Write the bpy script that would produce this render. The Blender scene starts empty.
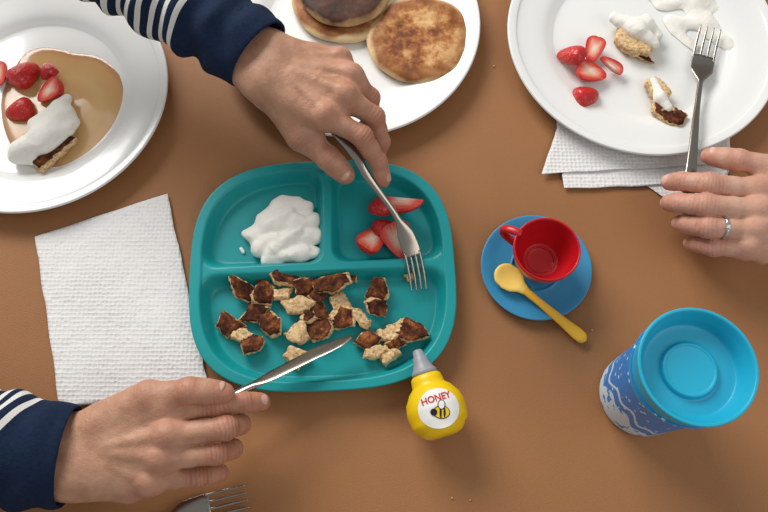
import bpy, bmesh, math, random
import numpy as np
from mathutils import Vector, Matrix, Euler, noise as mnoise

random.seed(7)
rng = np.random.RandomState(11)
TILT = math.radians(19.5); D = 0.75; FPX = 747.0
CY, CZ = -D*math.sin(TILT), D*math.cos(TILT)

def W(px, py, z=0.0):
    """table-space position (metres) of a measured photo point at real height z"""
    a = (px-384)/FPX; b = (256-py)/FPX
    st, ct = math.sin(TILT), math.cos(TILT)
    r = (a, st+b*ct, -ct+b*st)
    t = (z-CZ)/r[2]
    return Vector((a*t, CY+r[1]*t, z))

def C(r, g, b, a=1.0):
    f = lambda c: (c/255/12.92) if c/255 <= 0.04045 else ((c/255+0.055)/1.055)**2.4
    return (f(r), f(g), f(b), a)

# ---------------------------------------------------------------- materials
def newmat(name, col=(200,200,200), rough=0.5, metal=0.0, spec=0.5, sss=0.0, coat=0.0):
    m = bpy.data.materials.new(name); m.use_nodes = True
    nt = m.node_tree; b = nt.nodes['Principled BSDF']
    b.inputs['Base Color'].default_value = C(*col)
    b.inputs['Roughness'].default_value = rough
    b.inputs['Metallic'].default_value = metal
    b.inputs['Specular IOR Level'].default_value = spec
    if sss > 0:
        b.inputs['Subsurface Weight'].default_value = sss
        b.inputs['Subsurface Radius'].default_value = (1.0, 0.35, 0.2)
        b.inputs['Subsurface Scale'].default_value = 0.004
    b.inputs['Coat Weight'].default_value = coat
    return m, nt, b

def coords(nt, kind='Object', scale=(1,1,1)):
    tc = nt.nodes.new('ShaderNodeTexCoord'); mp = nt.nodes.new('ShaderNodeMapping')
    mp.inputs['Scale'].default_value = scale
    nt.links.new(tc.outputs[kind], mp.inputs['Vector'])
    return mp.outputs['Vector']

def noise_n(nt, vec, scale, detail=4, rough=0.55):
    n = nt.nodes.new('ShaderNodeTexNoise')
    n.inputs['Scale'].default_value = scale; n.inputs['Detail'].default_value = detail
    n.inputs['Roughness'].default_value = rough
    nt.links.new(vec, n.inputs['Vector']); return n.outputs['Fac']

def ramp(nt, fac, stops, interp='LINEAR'):
    r = nt.nodes.new('ShaderNodeValToRGB'); cr = r.color_ramp; cr.interpolation = interp
    while len(cr.elements) < len(stops): cr.elements.new(0.5)
    for e, (p, c) in zip(cr.elements, stops):
        e.position = p; e.color = C(*c) if len(c) == 3 else c
    nt.links.new(fac, r.inputs['Fac']); return r.outputs['Color']

def math_n(nt, op, a, b=None, c=None, clamp=False):
    n = nt.nodes.new('ShaderNodeMath'); n.operation = op; n.use_clamp = clamp
    for i, v in enumerate((a, b, c)):
        if v is None: continue
        if isinstance(v, (int, float)): n.inputs[i].default_value = v
        else: nt.links.new(v, n.inputs[i])
    return n.outputs[0]

def mix(nt, fac, a, b):
    n = nt.nodes.new('ShaderNodeMix'); n.data_type = 'RGBA'
    for s, v in ((n.inputs[0], fac), (n.inputs[6], a), (n.inputs[7], b)):
        if isinstance(v, (int, float)): s.default_value = v
        elif isinstance(v, tuple): s.default_value = C(*v) if len(v) == 3 else v
        else: nt.links.new(v, s)
    return n.outputs[2]

def bump(nt, b, h, strength=0.2, dist=0.001):
    n = nt.nodes.new('ShaderNodeBump'); n.inputs['Strength'].default_value = strength
    n.inputs['Distance'].default_value = dist
    prev = b.inputs['Normal'].links
    if prev: nt.links.new(prev[0].from_socket, n.inputs['Normal'])
    nt.links.new(h, n.inputs['Height']); nt.links.new(n.outputs['Normal'], b.inputs['Normal'])

def attr(nt, name):
    n = nt.nodes.new('ShaderNodeAttribute'); n.attribute_name = name; return n.outputs['Fac']

# ---------------------------------------------------------------- object helpers
def link(o):
    bpy.context.scene.collection.objects.link(o); return o

def mesh_obj(name, verts, faces, mats, smooth=True, parent=None, mi=None, recalc=False):
    me = bpy.data.meshes.new(name)
    me.from_pydata([tuple(v) for v in verts], [], [tuple(int(i) for i in f) for f in faces])
    for m in (mats if isinstance(mats, (list, tuple)) else [mats]): me.materials.append(m)
    if mi is not None: me.polygons.foreach_set('material_index', list(mi))
    if recalc:
        bm = bmesh.new(); bm.from_mesh(me); bmesh.ops.recalc_face_normals(bm, faces=bm.faces); bm.to_mesh(me); bm.free()
    me.polygons.foreach_set('use_smooth', [smooth]*len(me.polygons))
    me.update()
    o = link(bpy.data.objects.new(name, me))
    if parent: setparent(o, parent)
    return o

def setparent(o, p):
    o.parent = p; o.matrix_parent_inverse = Matrix.Translation(-p.location)

def empty(name, loc):
    e = link(bpy.data.objects.new(name, None)); e.location = loc; e.empty_display_size = 0.02
    return e

def fattr(o, name, vals):
    a = o.data.attributes.new(name, 'FLOAT', 'POINT'); a.data.foreach_set('value', [float(v) for v in vals])

def lathe_data(profile, seg=96, closed=False):
    vs, fs = [], []; n = len(profile)
    for i in range(seg):
        a = 2*math.pi*i/seg
        for r, z in profile: vs.append((r*math.cos(a), r*math.sin(a), z))
    for i in range(seg):
        j = (i+1) % seg
        for k in range(n-1 if not closed else n):
            l = (k+1) % n
            fs.append((i*n+k, j*n+k, j*n+l, i*n+l))
    return vs, fs

def smooth_profile(pts, n=6):
    P = [Vector((p[0], p[1])) for p in pts]; out = []
    for i in range(len(P)-1):
        p0 = P[max(i-1,0)]; p1 = P[i]; p2 = P[i+1]; p3 = P[min(i+2, len(P)-1)]
        for k in range(n):
            t = k/n
            q = 0.5*((2*p1)+(p2-p0)*t+(2*p0-5*p1+4*p2-p3)*t*t+(3*p1-p0-3*p2+p3)*t**3)
            out.append((max(q.x, 0.0), q.y))
    out.append((P[-1].x, P[-1].y)); return out

def lathe(name, profile, mat, loc=(0,0,0), seg=96, parent=None, mi=None, recalc=True, closed=False):
    v, f = lathe_data(profile, seg, closed)
    o = mesh_obj(name, v, f, mat, parent=None, mi=mi, recalc=recalc)
    bm = bmesh.new(); bm.from_mesh(o.data); bmesh.ops.remove_doubles(bm, verts=bm.verts, dist=1e-6)
    bmesh.ops.recalc_face_normals(bm, faces=bm.faces); bm.to_mesh(o.data); bm.free()
    o.location = loc
    if parent: setparent(o, parent)
    return o

def catmull(pts, n):
    P = [Vector(p) for p in pts]; L = [0]
    for a, b in zip(P, P[1:]): L.append(L[-1]+(b-a).length)
    out = []
    for i in range(n):
        s = L[-1]*i/(n-1); k = 0
        while k < len(P)-2 and s > L[k+1]: k += 1
        t = (s-L[k])/max(L[k+1]-L[k], 1e-9)
        p0 = P[k-1] if k > 0 else P[0]*2-P[1]; p1 = P[k]; p2 = P[k+1]; p3 = P[k+2] if k+2 < len(P) else P[-1]*2-P[-2]
        out.append(0.5*((2*p1)+(p2-p0)*t+(2*p0-5*p1+4*p2-p3)*t*t+(3*p1-p0-3*p2+p3)*t**3))
    return out

def interp(x, xs, ys): return float(np.interp(x, xs, ys))

def loft(path, ws, ts, side, offN=None, offS=None, seg=16, pw=1.0):
    """sections along path, width ws, thickness ts"""
    vs, fs = [], []; n = len(path)
    for i, p in enumerate(path):
        T = (path[min(i+1,n-1)]-path[max(i-1,0)]).normalized()
        S = (side - T*side.dot(T)).normalized(); N = S.cross(T)
        if N.z < 0: N = -N
        c = p.copy()
        if offN: c += N*offN[i]
        if offS: c += S*offS[i]
        for k in range(seg):
            a = 2*math.pi*k/seg; ca, sa = math.cos(a), math.sin(a)
            ca = math.copysign(abs(ca)**pw, ca); sa = math.copysign(abs(sa)**pw, sa)
            vs.append(c+S*(ws[i]/2*ca)+N*(ts[i]/2*sa))
    for i in range(n-1):
        for k in range(seg):
            l = (k+1) % seg
            fs.append((i*seg+k, i*seg+l, (i+1)*seg+l, (i+1)*seg+k))
    fs.append(tuple(range(seg))[::-1]); fs.append(tuple((n-1)*seg+k for k in range(seg)))
    return vs, fs

def merge(parts):
    V, F = [], []
    for v, f in parts:
        o = len(V); V += list(v); F += [tuple(i+o for i in q) for q in f]
    return V, F

# ---------------------------------------------------------------- implicit surfaces
class Field:
    def __init__(s, lo, hi, h):
        s.h = h; s.lo = np.array(lo, float); n = np.ceil((np.array(hi)-s.lo)/h).astype(int)+1
        s.n = n; s.x = (s.lo[0]+h*np.arange(n[0])).astype(np.float32)
        s.y = (s.lo[1]+h*np.arange(n[1])).astype(np.float32); s.z = (s.lo[2]+h*np.arange(n[2])).astype(np.float32)
    def new(s): return np.full(tuple(s.n), 0.03, np.float32)
    def cone(s, F, a, b, ra, rb, k):
        a = np.array(a, np.float32); b = np.array(b, np.float32); m = max(ra, rb)+k+3*s.h
        i0 = np.maximum(np.floor((np.minimum(a,b)-m-s.lo)/s.h).astype(int), 0)
        i1 = np.minimum(np.ceil((np.maximum(a,b)+m-s.lo)/s.h).astype(int)+1, s.n)
        if (i1 <= i0).any(): return
        X = s.x[i0[0]:i1[0], None, None]; Y = s.y[None, i0[1]:i1[1], None]; Z = s.z[None, None, i0[2]:i1[2]]
        ab = b-a; L = float((ab*ab).sum())+1e-12
        t = np.clip(((X-a[0])*ab[0]+(Y-a[1])*ab[1]+(Z-a[2])*ab[2])/L, 0, 1)
        d = np.sqrt((X-a[0]-t*ab[0])**2+(Y-a[1]-t*ab[1])**2+(Z-a[2]-t*ab[2])**2)-(ra+(rb-ra)*t)
        sl = (slice(i0[0],i1[0]), slice(i0[1],i1[1]), slice(i0[2],i1[2]))
        F[sl] = smin(d, F[sl], k)

def smin(a, b, k):
    h = np.clip(0.5+0.5*(b-a)/k, 0, 1)
    return b*(1-h)+a*h-k*h*(1-h)

def surface_nets(F, lo, h):
    F[0]=F[-1]=0.01; F[:,0]=F[:,-1]=0.01; F[:,:,0]=F[:,:,-1]=0.01
    s = F < 0
    c = np.zeros(tuple(np.array(F.shape)-1), np.int8)
    nx, ny, nz = c.shape
    for dx in (0,1):
        for dy in (0,1):
            for dz in (0,1): c += s[dx:dx+nx, dy:dy+ny, dz:dz+nz]
    act = (c > 0) & (c < 8); idx = np.argwhere(act)
    acc = np.zeros((len(idx),3)); cnt = np.zeros(len(idx))
    cs = [(x,y,z) for x in (0,1) for y in (0,1) for z in (0,1)]
    for a in cs:
        for b in cs:
            if sum(abs(p-q) for p,q in zip(a,b)) == 1 and a < b:
                fa = F[idx[:,0]+a[0], idx[:,1]+a[1], idx[:,2]+a[2]]; fb = F[idx[:,0]+b[0], idx[:,1]+b[1], idx[:,2]+b[2]]
                m = (fa < 0) != (fb < 0); t = np.where(m, fa/np.where(fa==fb,1,fa-fb), 0)
                acc += m[:,None]*(np.array(a)+t[:,None]*(np.array(b)-np.array(a))); cnt += m
    V = np.array(lo)+h*(idx+acc/cnt[:,None])
    ID = np.full(c.shape, -1, np.int32); ID[act] = np.arange(len(idx)); faces = []
    for ax in range(3):
        u, v = (ax+1)%3, (ax+2)%3
        sa = np.take(s, range(0, F.shape[ax]-1), ax); sb = np.take(s, range(1, F.shape[ax]), ax)
        e = np.argwhere(sa != sb); ins = s[e[:,0], e[:,1], e[:,2]]
        q = []
        for du, dv in ((1,1),(0,1),(0,0),(1,0)):
            g = e.copy(); g[:,u] -= du; g[:,v] -= dv; q.append(ID[g[:,0], g[:,1], g[:,2]])
        q = np.stack(q, 1); q[~ins] = q[~ins][:, ::-1]; faces.append(q)
    return V, np.concatenate(faces)

def np_noise(V, f, seed=0):
    r = np.random.RandomState(seed); out = np.zeros(len(V))
    for i in range(7):
        k = r.normal(size=3); k = k/np.linalg.norm(k)*f*(0.6+0.9*r.rand()); out += np.sin(V@k+r.rand()*6.28)
    return out/4

def blob(name, prims, mat, parent=None, k=0.003, h=0.0011, namp=0.0008, nf=260, zmin=None, seed=1, sm=3):
    P = []
    for p in prims: P.append((W(*p[0]), W(*p[1]), p[2], p[3]))
    lo = np.min([np.minimum(a,b)-max(r,q)-0.004 for a,b,r,q in P], 0); hi = np.max([np.maximum(a,b)+max(r,q)+0.004 for a,b,r,q in P], 0)
    f = Field(lo, hi, h); F = f.new()
    for a, b, r, q in P: f.cone(F, a, b, r, q, k)
    if zmin is not None: F = np.maximum(F, (zmin-f.z)[None,None,:].astype(np.float32))
    V, Q = surface_nets(F, f.lo, h)
    off = np.zeros_like(V)
    for fr_, am in ((nf,1.0),(nf*2.3,.42),(nf*4.5,.15)):
        for ax_ in range(3): off[:,ax_] += np_noise(V, fr_, seed+ax_*7+int(fr_))*namp*am
    off[:,2] *= (V[:,2] > (zmin or 0)+0.0012)
    V = V+off
    o = mesh_obj(name, V.tolist(), Q.tolist(), mat, parent=parent)
    md = o.modifiers.new('s', 'SMOOTH'); md.factor = 0.5; md.iterations = sm
    return o

# ================================================================ MATERIALS
mCloth, nt, b = newmat('brown_vinyl_cloth', (156,102,62), 0.55, spec=0.3)
v = coords(nt)
n1 = noise_n(nt, v, 3.0, 3); col = ramp(nt, n1, [(0.3,(149,101,62)),(0.7,(161,111,70))])
nt.links.new(col, b.inputs['Base Color'])
bump(nt, b, noise_n(nt, v, 800, 3), 0.6, 0.0007); bump(nt, b, noise_n(nt, coords(nt, scale=(1,0.35,1)), 9, 2), 0.4, 0.006)

mWood, nt, b = newmat('oak_wood', (120,80,50), 0.45)
v = coords(nt, scale=(1,8,1)); nt.links.new(ramp(nt, noise_n(nt, v, 4, 6), [(0.3,(96,62,38)),(0.7,(150,105,66))]), b.inputs['Base Color'])
mFloor, nt, b = newmat('floor_boards', (150,120,90), 0.4)
v = coords(nt)
br = nt.nodes.new('ShaderNodeTexBrick'); br.inputs['Scale'].default_value = 1.0; br.inputs['Brick Width'].default_value = 1.2; br.inputs['Row Height'].default_value = 0.12
br.inputs['Mortar Size'].default_value = 0.003; br.inputs['Color1'].default_value = C(150,112,78); br.inputs['Color2'].default_value = C(132,96,66); br.inputs['Mortar'].default_value = C(60,42,30)
nt.links.new(v, br.inputs['Vector']); nt.links.new(br.outputs['Color'], b.inputs['Base Color'])
mWall, nt, b = newmat('painted_wall', (205,200,190), 0.8)
bump(nt, b, noise_n(nt, coords(nt), 150, 3), 0.1, 0.001)
mTrim, nt, b = newmat('white_trim', (240,240,238), 0.4)

mPorc, nt, b = newmat('white_porcelain', (226,227,226), 0.2, spec=0.4, coat=0.2)
nt.links.new(ramp(nt, noise_n(nt, coords(nt), 6, 2), [(0.3,(230,230,227)),(0.7,(235,234,230))]), b.inputs['Base Color'])

def plastic(name, col, rough=0.35, var=6):
    m, nt, b = newmat(name, col, rough, spec=0.4)
    lo = tuple(max(0, c-var) for c in col)
    nt.links.new(ramp(nt, noise_n(nt, coords(nt), 20, 3), [(0.3,lo),(0.7,col)]), b.inputs['Base Color'])
    bump(nt, b, noise_n(nt, coords(nt), 500, 2), 0.04, 0.0004)
    return m
mTeal = plastic('teal_plastic', (22,150,152), 0.4)
mBlue = plastic('blue_painted_wood', (60,142,184), 0.42)
mRed = plastic('red_painted_wood', (192,26,34), 0.3)
mYel = plastic('yellow_painted_wood', (242,200,14), 0.36)
mYelPale = plastic('pale_yellow_wood', (248,208,104), 0.4)
mYelSpoon = plastic('yellow_spoon_wood', (246,186,54), 0.4)
mGrey = plastic('grey_painted_wood', (152,154,158), 0.4)
mLid = plastic('turquoise_silicone', (36,172,204), 0.4)
mWhite = plastic('label_white', (240,238,232), 0.5, 2)
mBlack = plastic('ink_black', (28,24,22), 0.5, 2)
mInkRed = plastic('ink_red', (200,40,32), 0.5, 2)

mMetal, nt, b = newmat('stainless_steel', (158,150,140), 0.22, metal=1.0)
bump(nt, b, noise_n(nt, coords(nt, scale=(1,1,1)), 700, 2), 0.03, 0.0002)
mSilver, nt, b = newmat('silver', (215,213,210), 0.12, metal=1.0)
mGem, nt, b = newmat('gem', (240,245,250), 0.02); b.inputs['Transmission Weight'].default_value = 0.8

mPrint, nt, b = newmat('cup_print', (30,110,190), 0.35)
v = coords(nt)
sep = nt.nodes.new('ShaderNodeSeparateXYZ'); nt.links.new(v, sep.inputs[0])
ang = math_n(nt, 'ARCTAN2', sep.outputs['Y'], sep.outputs['X'])
wv = math_n(nt, 'MULTIPLY', math_n(nt, 'SINE', math_n(nt, 'MULTIPLY', ang, 3.0)), 0.014)
w2 = math_n(nt, 'MULTIPLY', math_n(nt, 'SINE', math_n(nt, 'MULTIPLY', ang, 11.0)), 0.005)
hh = math_n(nt, 'ADD', math_n(nt, 'ADD', sep.outputs['Z'], wv), w2)
snow = math_n(nt, 'LESS_THAN', hh, 0.036)
vor = nt.nodes.new('ShaderNodeTexVoronoi'); vor.inputs['Scale'].default_value = 135; nt.links.new(v, vor.inputs['Vector'])
dots = math_n(nt, 'MULTIPLY', math_n(nt, 'LESS_THAN', vor.outputs['Distance'], 0.22), math_n(nt, 'GREATER_THAN', sep.outputs['Z'], 0.035))
band = math_n(nt, 'LESS_THAN', math_n(nt, 'ABSOLUTE', math_n(nt, 'SUBTRACT', hh, 0.052)), 0.0026)
scrib = math_n(nt, 'GREATER_THAN', noise_n(nt, v, 110, 2), 0.60)
snow2 = math_n(nt, 'SUBTRACT', snow, math_n(nt, 'MULTIPLY', snow, scrib), clamp=True)
allw = math_n(nt, 'MAXIMUM', math_n(nt, 'MAXIMUM', snow2, dots), band)
nt.links.new(mix(nt, allw, (26,128,206), (206,228,242)), b.inputs['Base Color'])

def skin(name, base, red, dark):
    m, nt, b = newmat(name, base, 0.48, spec=0.4, sss=0.12)
    v = coords(nt)
    c1 = mix(nt, ramp(nt, noise_n(nt, v, 60, 4), [(0.35,(0,0,0,1)),(0.7,(1,1,1,1))]), base, dark)
    c2 = mix(nt, math_n(nt, 'MULTIPLY', attr(nt, 'red'), 0.8, clamp=True), c1, red)
    c3 = mix(nt, math_n(nt, 'MULTIPLY', attr(nt, 'crease'), 0.65, clamp=True), c2, (100,54,40))
    fre = ramp(nt, noise_n(nt, v, 420, 2), [(0.66,(0,0,0,1)),(0.74,(1,1,1,1))])
    c4 = mix(nt, math_n(nt, 'MULTIPLY', fre, 0.25), c3, (130,78,56))
    nt.links.new(c4, b.inputs['Base Color'])
    vo = nt.nodes.new('ShaderNodeTexVoronoi'); vo.inputs['Scale'].default_value = 600; vo.feature = 'DISTANCE_TO_EDGE'; nt.links.new(v, vo.inputs['Vector'])
    bump(nt, b, vo.outputs['Distance'], 0.5, 0.0006); bump(nt, b, noise_n(nt, v, 200, 4), 0.55, 0.0013)
    return m
mSkinM = skin('skin_tan', (194,148,120), (184,112,90), (170,122,97))
mSkinF = skin('skin_fair', (212,168,145), (200,128,108), (196,148,124))
mNailM, nt, b = newmat('fingernail', (208,160,144), 0.28, sss=0.1)
mNailF, nt, b = newmat('fingernail_pink', (226,178,166), 0.22, sss=0.1)

mSleeve, nt, b = newmat('navy_striped_knit', (24,34,58), 0.9, spec=0.15)
st = attr(nt, 'stripe')
fr = math_n(nt, 'FRACT', math_n(nt, 'DIVIDE', st, 0.0125))
on = math_n(nt, 'MULTIPLY', math_n(nt, 'LESS_THAN', fr, 0.42), math_n(nt, 'GREATER_THAN', st, 0.0))
v = coords(nt)
nv = mix(nt, noise_n(nt, v, 300, 3), (16,26,46), (30,46,72))
nt.links.new(mix(nt, on, nv, (214,212,206)), b.inputs['Base Color'])
bump(nt, b, noise_n(nt, v, 700, 2), 0.6, 0.0008)
mSleeve2, nt, b = newmat('grey_knit', (90,90,96), 0.9)
bump(nt, b, noise_n(nt, coords(nt), 700, 2), 0.6, 0.0008)

mPaper, nt, b = newmat('paper_towel', (226,222,218), 0.9, spec=0.1)
v = coords(nt)
vo = nt.nodes.new('ShaderNodeTexVoronoi'); vo.inputs['Scale'].default_value = 240; vo.inputs['Randomness'].default_value = 0.25; nt.links.new(v, vo.inputs['Vector'])
bump(nt, b, vo.outputs['Distance'], 0.8, 0.0016); bump(nt, b, noise_n(nt, v, 22, 4), 0.5, 0.006)
nt.links.new(ramp(nt, vo.outputs['Distance'], [(0.0,(216,212,209)),(0.6,(232,229,226))]), b.inputs['Base Color'])

# food
mCream, nt, b = newmat('whipped_cream_mat', (238,234,224), 0.6, sss=0.1, spec=0.3)
bump(nt, b, noise_n(nt, coords(nt), 150, 5, .6), 0.5, 0.0025)
def pancake_surface(name, R):
    m, nt, b = newmat(name, (180,110,50), 0.6, spec=0.3)
    v = coords(nt); L = nt.nodes.new('ShaderNodeVectorMath'); L.operation = 'LENGTH'
    mp = nt.nodes.new('ShaderNodeMapping'); mp.inputs['Scale'].default_value = (1,1,0); nt.links.new(v, mp.inputs['Vector']); nt.links.new(mp.outputs[0], L.inputs[0])
    rr = math_n(nt, 'DIVIDE', L.outputs['Value'], R)
    wob = math_n(nt, 'ADD', rr, math_n(nt, 'MULTIPLY', math_n(nt, 'SUBTRACT', noise_n(nt, v, 30, 3), 0.5), 0.3))
    return m, nt, b, v, wob
mPanA, nt, b, v, wob = pancake_surface('pancake_golden', 0.060)
big = noise_n(nt, v, 42, 5, 0.62); fine = noise_n(nt, v, 220, 3, .5)
sp = math_n(nt, 'ADD', math_n(nt, 'MULTIPLY', big, .82), math_n(nt, 'MULTIPLY', fine, .18))
brown = ramp(nt, sp, [(0.38,(98,50,24)),(0.45,(134,76,36)),(0.51,(168,108,56)),(0.57,(196,144,90)),(0.65,(218,178,124))])
rim = ramp(nt, wob, [(0.62,(0,0,0,1)),(0.74,(1,1,1,1))]); fade = ramp(nt, wob, [(0.86,(0,0,0,1)),(0.96,(1,1,1,1))])
c = mix(nt, math_n(nt,'MULTIPLY',rim,.6), brown, (138,82,40))
c = mix(nt, fade, c, (220,190,144))
nt.links.new(c, b.inputs['Base Color']); bump(nt, b, sp, 0.35, 0.003)
mPanB, nt, b, v, wob = pancake_surface('pancake_dark', 0.055)
brown = ramp(nt, noise_n(nt, v, 60, 5), [(0.3,(48,24,14)),(0.55,(72,38,22)),(0.75,(104,60,32))])
fade = ramp(nt, wob, [(0.86,(0,0,0,1)),(0.98,(1,1,1,1))])
nt.links.new(mix(nt, fade, brown, (200,162,112)), b.inputs['Base Color']); bump(nt, b, noise_n(nt, v, 120, 4), 0.4, 0.002)
mPiece, nt, b = newmat('pancake_crumb_mat', (220,180,120), 0.75, spec=0.2)
v = coords(nt)
pale = ramp(nt, noise_n(nt, v, 360, 5), [(0.3,(164,120,76)),(0.46,(212,174,124)),(0.68,(236,210,168))])
brn = ramp(nt, noise_n(nt, v, 100, 6, .7), [(0.34,(40,18,12)),(0.48,(78,38,20)),(0.58,(120,66,34)),(0.70,(180,116,62))])
at = math_n(nt, 'ADD', attr(nt, 'brown'), math_n(nt, 'MULTIPLY', math_n(nt, 'SUBTRACT', noise_n(nt, v, 130, 4), 0.5), 0.9))
nt.links.new(mix(nt, ramp(nt, at, [(0.40,(0,0,0,1)),(0.50,(1,1,1,1))]), pale, brn), b.inputs['Base Color'])
bump(nt, b, noise_n(nt, v, 350, 5), 0.7, 0.002)
mBerry, nt, b = newmat('strawberry_skin', (190,24,26), 0.36, sss=0.06, coat=0.1)
v = coords(nt)
vo = nt.nodes.new('ShaderNodeTexVoronoi'); vo.inputs['Scale'].default_value = 330; nt.links.new(v, vo.inputs['Vector'])
seed = ramp(nt, vo.outputs['Distance'], [(0.14,(1,1,1,1)),(0.22,(0,0,0,1))])
nt.links.new(mix(nt, math_n(nt,'MULTIPLY',seed,.75), mix(nt, noise_n(nt, v, 60, 2), (166,16,22), (218,44,40)), (216,140,60)), b.inputs['Base Color'])
bump(nt, b, vo.outputs['Distance'], 0.5, 0.0012)
mBerryCut, nt, b = newmat('strawberry_flesh', (220,80,60), 0.35, sss=0.06)
q = attr(nt, 'flesh')
q = math_n(nt, 'ADD', q, math_n(nt, 'MULTIPLY', math_n(nt, 'SUBTRACT', noise_n(nt, coords(nt, scale=(1,1,.3)), 500, 3), 0.5), 0.5))
nt.links.new(ramp(nt, q, [(0.1,(250,226,206)),(0.38,(244,174,148)),(0.66,(230,98,78)),(0.95,(206,42,38))]), b.inputs['Base Color'])
mSyrup, nt, b = newmat('maple_syrup', (178,128,66), 0.1, spec=.5, coat=.2)
nt.links.new(ramp(nt, attr(nt,'depth'), [(0.0,(214,150,70)),(0.55,(232,184,110)),(0.85,(216,158,84)),(1.0,(176,112,48))]), b.inputs['Base Color'])
b.inputs['Alpha'].default_value = 0.68
bump(nt, b, noise_n(nt, coords(nt), 25, 2), 0.15, 0.002)

# ================================================================ ROOM + TABLE
def box(name, lo, hi, mat, parent=None, bev=0.0):
    bm = bmesh.new(); bmesh.ops.create_cube(bm, size=1)
    for vv in bm.verts:
        for i in range(3): vv.co[i] = lo[i] if vv.co[i] < 0 else hi[i]
    if bev: bmesh.ops.bevel(bm, geom=list(bm.edges), offset=bev, segments=3, affect='EDGES', profile=0.5)
    me = bpy.data.meshes.new(name); bm.to_mesh(me); bm.free(); me.materials.append(mat)
    o = link(bpy.data.objects.new(name, me))
    if parent: setparent(o, parent)
    return o

box('floor', (-2.6,-2.6,-0.80), (2.6,2.6,-0.75), mFloor)
box('wall_back', (-2.6,2.6,-0.75), (2.6,2.7,1.75), mWall)
wl = empty('wall_left', (-2.65,0,0))
box('wall_below', (-2.7,-2.6,-0.75), (-2.6,2.6,0.0), mWall, wl)
box('wall_above', (-2.7,-2.6,1.4), (-2.6,2.6,1.75), mWall, wl)
box('wall_side_a', (-2.7,-2.6,0.0), (-2.6,-0.4,1.4), mWall, wl)
box('wall_side_b', (-2.7,1.6,0.0), (-2.6,2.6,1.4), mWall, wl)
wn = empty('window_1', (-2.62,0.6,0.7))
box('sill', (-2.64,-0.45,-0.03), (-2.56,1.65,0.0), mTrim, wn)
box('head', (-2.64,-0.45,1.4), (-2.58,1.65,1.45), mTrim, wn)
box('jamb_a', (-2.64,-0.45,0.0), (-2.58,-0.4,1.4), mTrim, wn)
box('jamb_b', (-2.64,1.6,0.0), (-2.58,1.65,1.4), mTrim, wn)
box('mullion', (-2.64,0.58,0.0), (-2.6,0.62,1.4), mTrim, wn)
box('baseboard_back', (-2.6,2.58,-0.75), (2.6,2.6,-0.65), mTrim)

tb = empty('dining_table', (0,0,-0.4))
box('tabletop', (-0.80,-0.46,-0.035), (0.80,0.56,-0.002), mWood, tb, 0.004)
for i, (x, y) in enumerate([(-0.74,-0.40),(0.74,-0.40),(-0.74,0.50),(0.74,0.50)]):
    vs, fs = loft([Vector((x,y,-0.75)), Vector((x,y,-0.4)), Vector((x,y,-0.035))], [0.04,0.05,0.07], [0.04,0.05,0.07], Vector((1,0,0)), pw=0.5)
    mesh_obj('leg_%d' % (i+1), vs, fs, mWood, parent=tb, recalc=True)
vs, fs = [], []; NX, NY = 140, 100; x0, x1, y0, y1 = -0.805, 0.805, -0.465, 0.565
for j in range(NY+1):
    for i in range(NX+1): vs.append((x0+(x1-x0)*i/NX, y0+(y1-y0)*j/NY, 0.0))
for j in range(NY):
    for i in range(NX):
        a = j*(NX+1)+i; fs.append((a, a+1, a+NX+2, a+NX+1))
ring = [i for i in range(NX+1)]+[j*(NX+1)+NX for j in range(1,NY+1)]+[NY*(NX+1)+i for i in range(NX-1,-1,-1)]+[j*(NX+1) for j in range(NY-1,0,-1)]
rows = [ring]
for k in range(1, 9):
    rr = []
    for n_, idx in enumerate(ring):
        x, y, z = vs[idx]; t = n_/len(ring)
        nx_ = (1 if x > x1-1e-6 else -1 if x < x0+1e-6 else 0); ny_ = (1 if y > y1-1e-6 else -1 if y < y0+1e-6 else 0)
        d = k/8; off = 0.004*min(1,d*5)+0.012*d*(1+math.sin(t*2*math.pi*34))
        vs.append((x+nx_*off, y+ny_*off, -0.2*d)); rr.append(len(vs)-1)
    rows.append(rr)
for ra, rb in zip(rows, rows[1:]):
    for n_ in range(len(ring)):
        m_ = (n_+1) % len(ring); fs.append((ra[n_], rb[n_], rb[m_], ra[m_]))
mesh_obj('tablecloth', vs, fs, mCloth, recalc=True)

# ================================================================ DINNER PLATES
def dinner_plate(name, px, py, rpx):
    c = W(px, py, 0.02); R = (W(px+rpx, py, 0.02)-c).length; c.z = 0.0005
    k = R/0.145
    prof = [(0,0.0045),(0.05,0.0045),(0.088,0.0050),(0.096,0.0068),(0.104,0.0105),(0.112,0.0128),(0.128,0.0160),(0.1345,0.0178),(0.1365,0.0192),(0.1425,0.0205),(0.1445,0.0205),(0.145,0.0192),(0.1435,0.0178),
            (0.125,0.0125),(0.108,0.0085),(0.098,0.0035),(0.094,0.0004),(0.088,0.0004),(0.086,0.0022),(0.05,0.0022),(0,0.0022)]
    prof = [(r*k, z) for r, z in prof]
    lathe(name, smooth_profile(prof, 4), mPorc, loc=c, seg=144)
    return c, R
pl1 = dinner_plate('dinner_plate', 34, 90, 133)
pl2 = dinner_plate('dinner_plate', 349, 20, 131)
pl3 = dinner_plate('dinner_plate', 643, 34, 135)
PF = 0.0056

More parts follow.
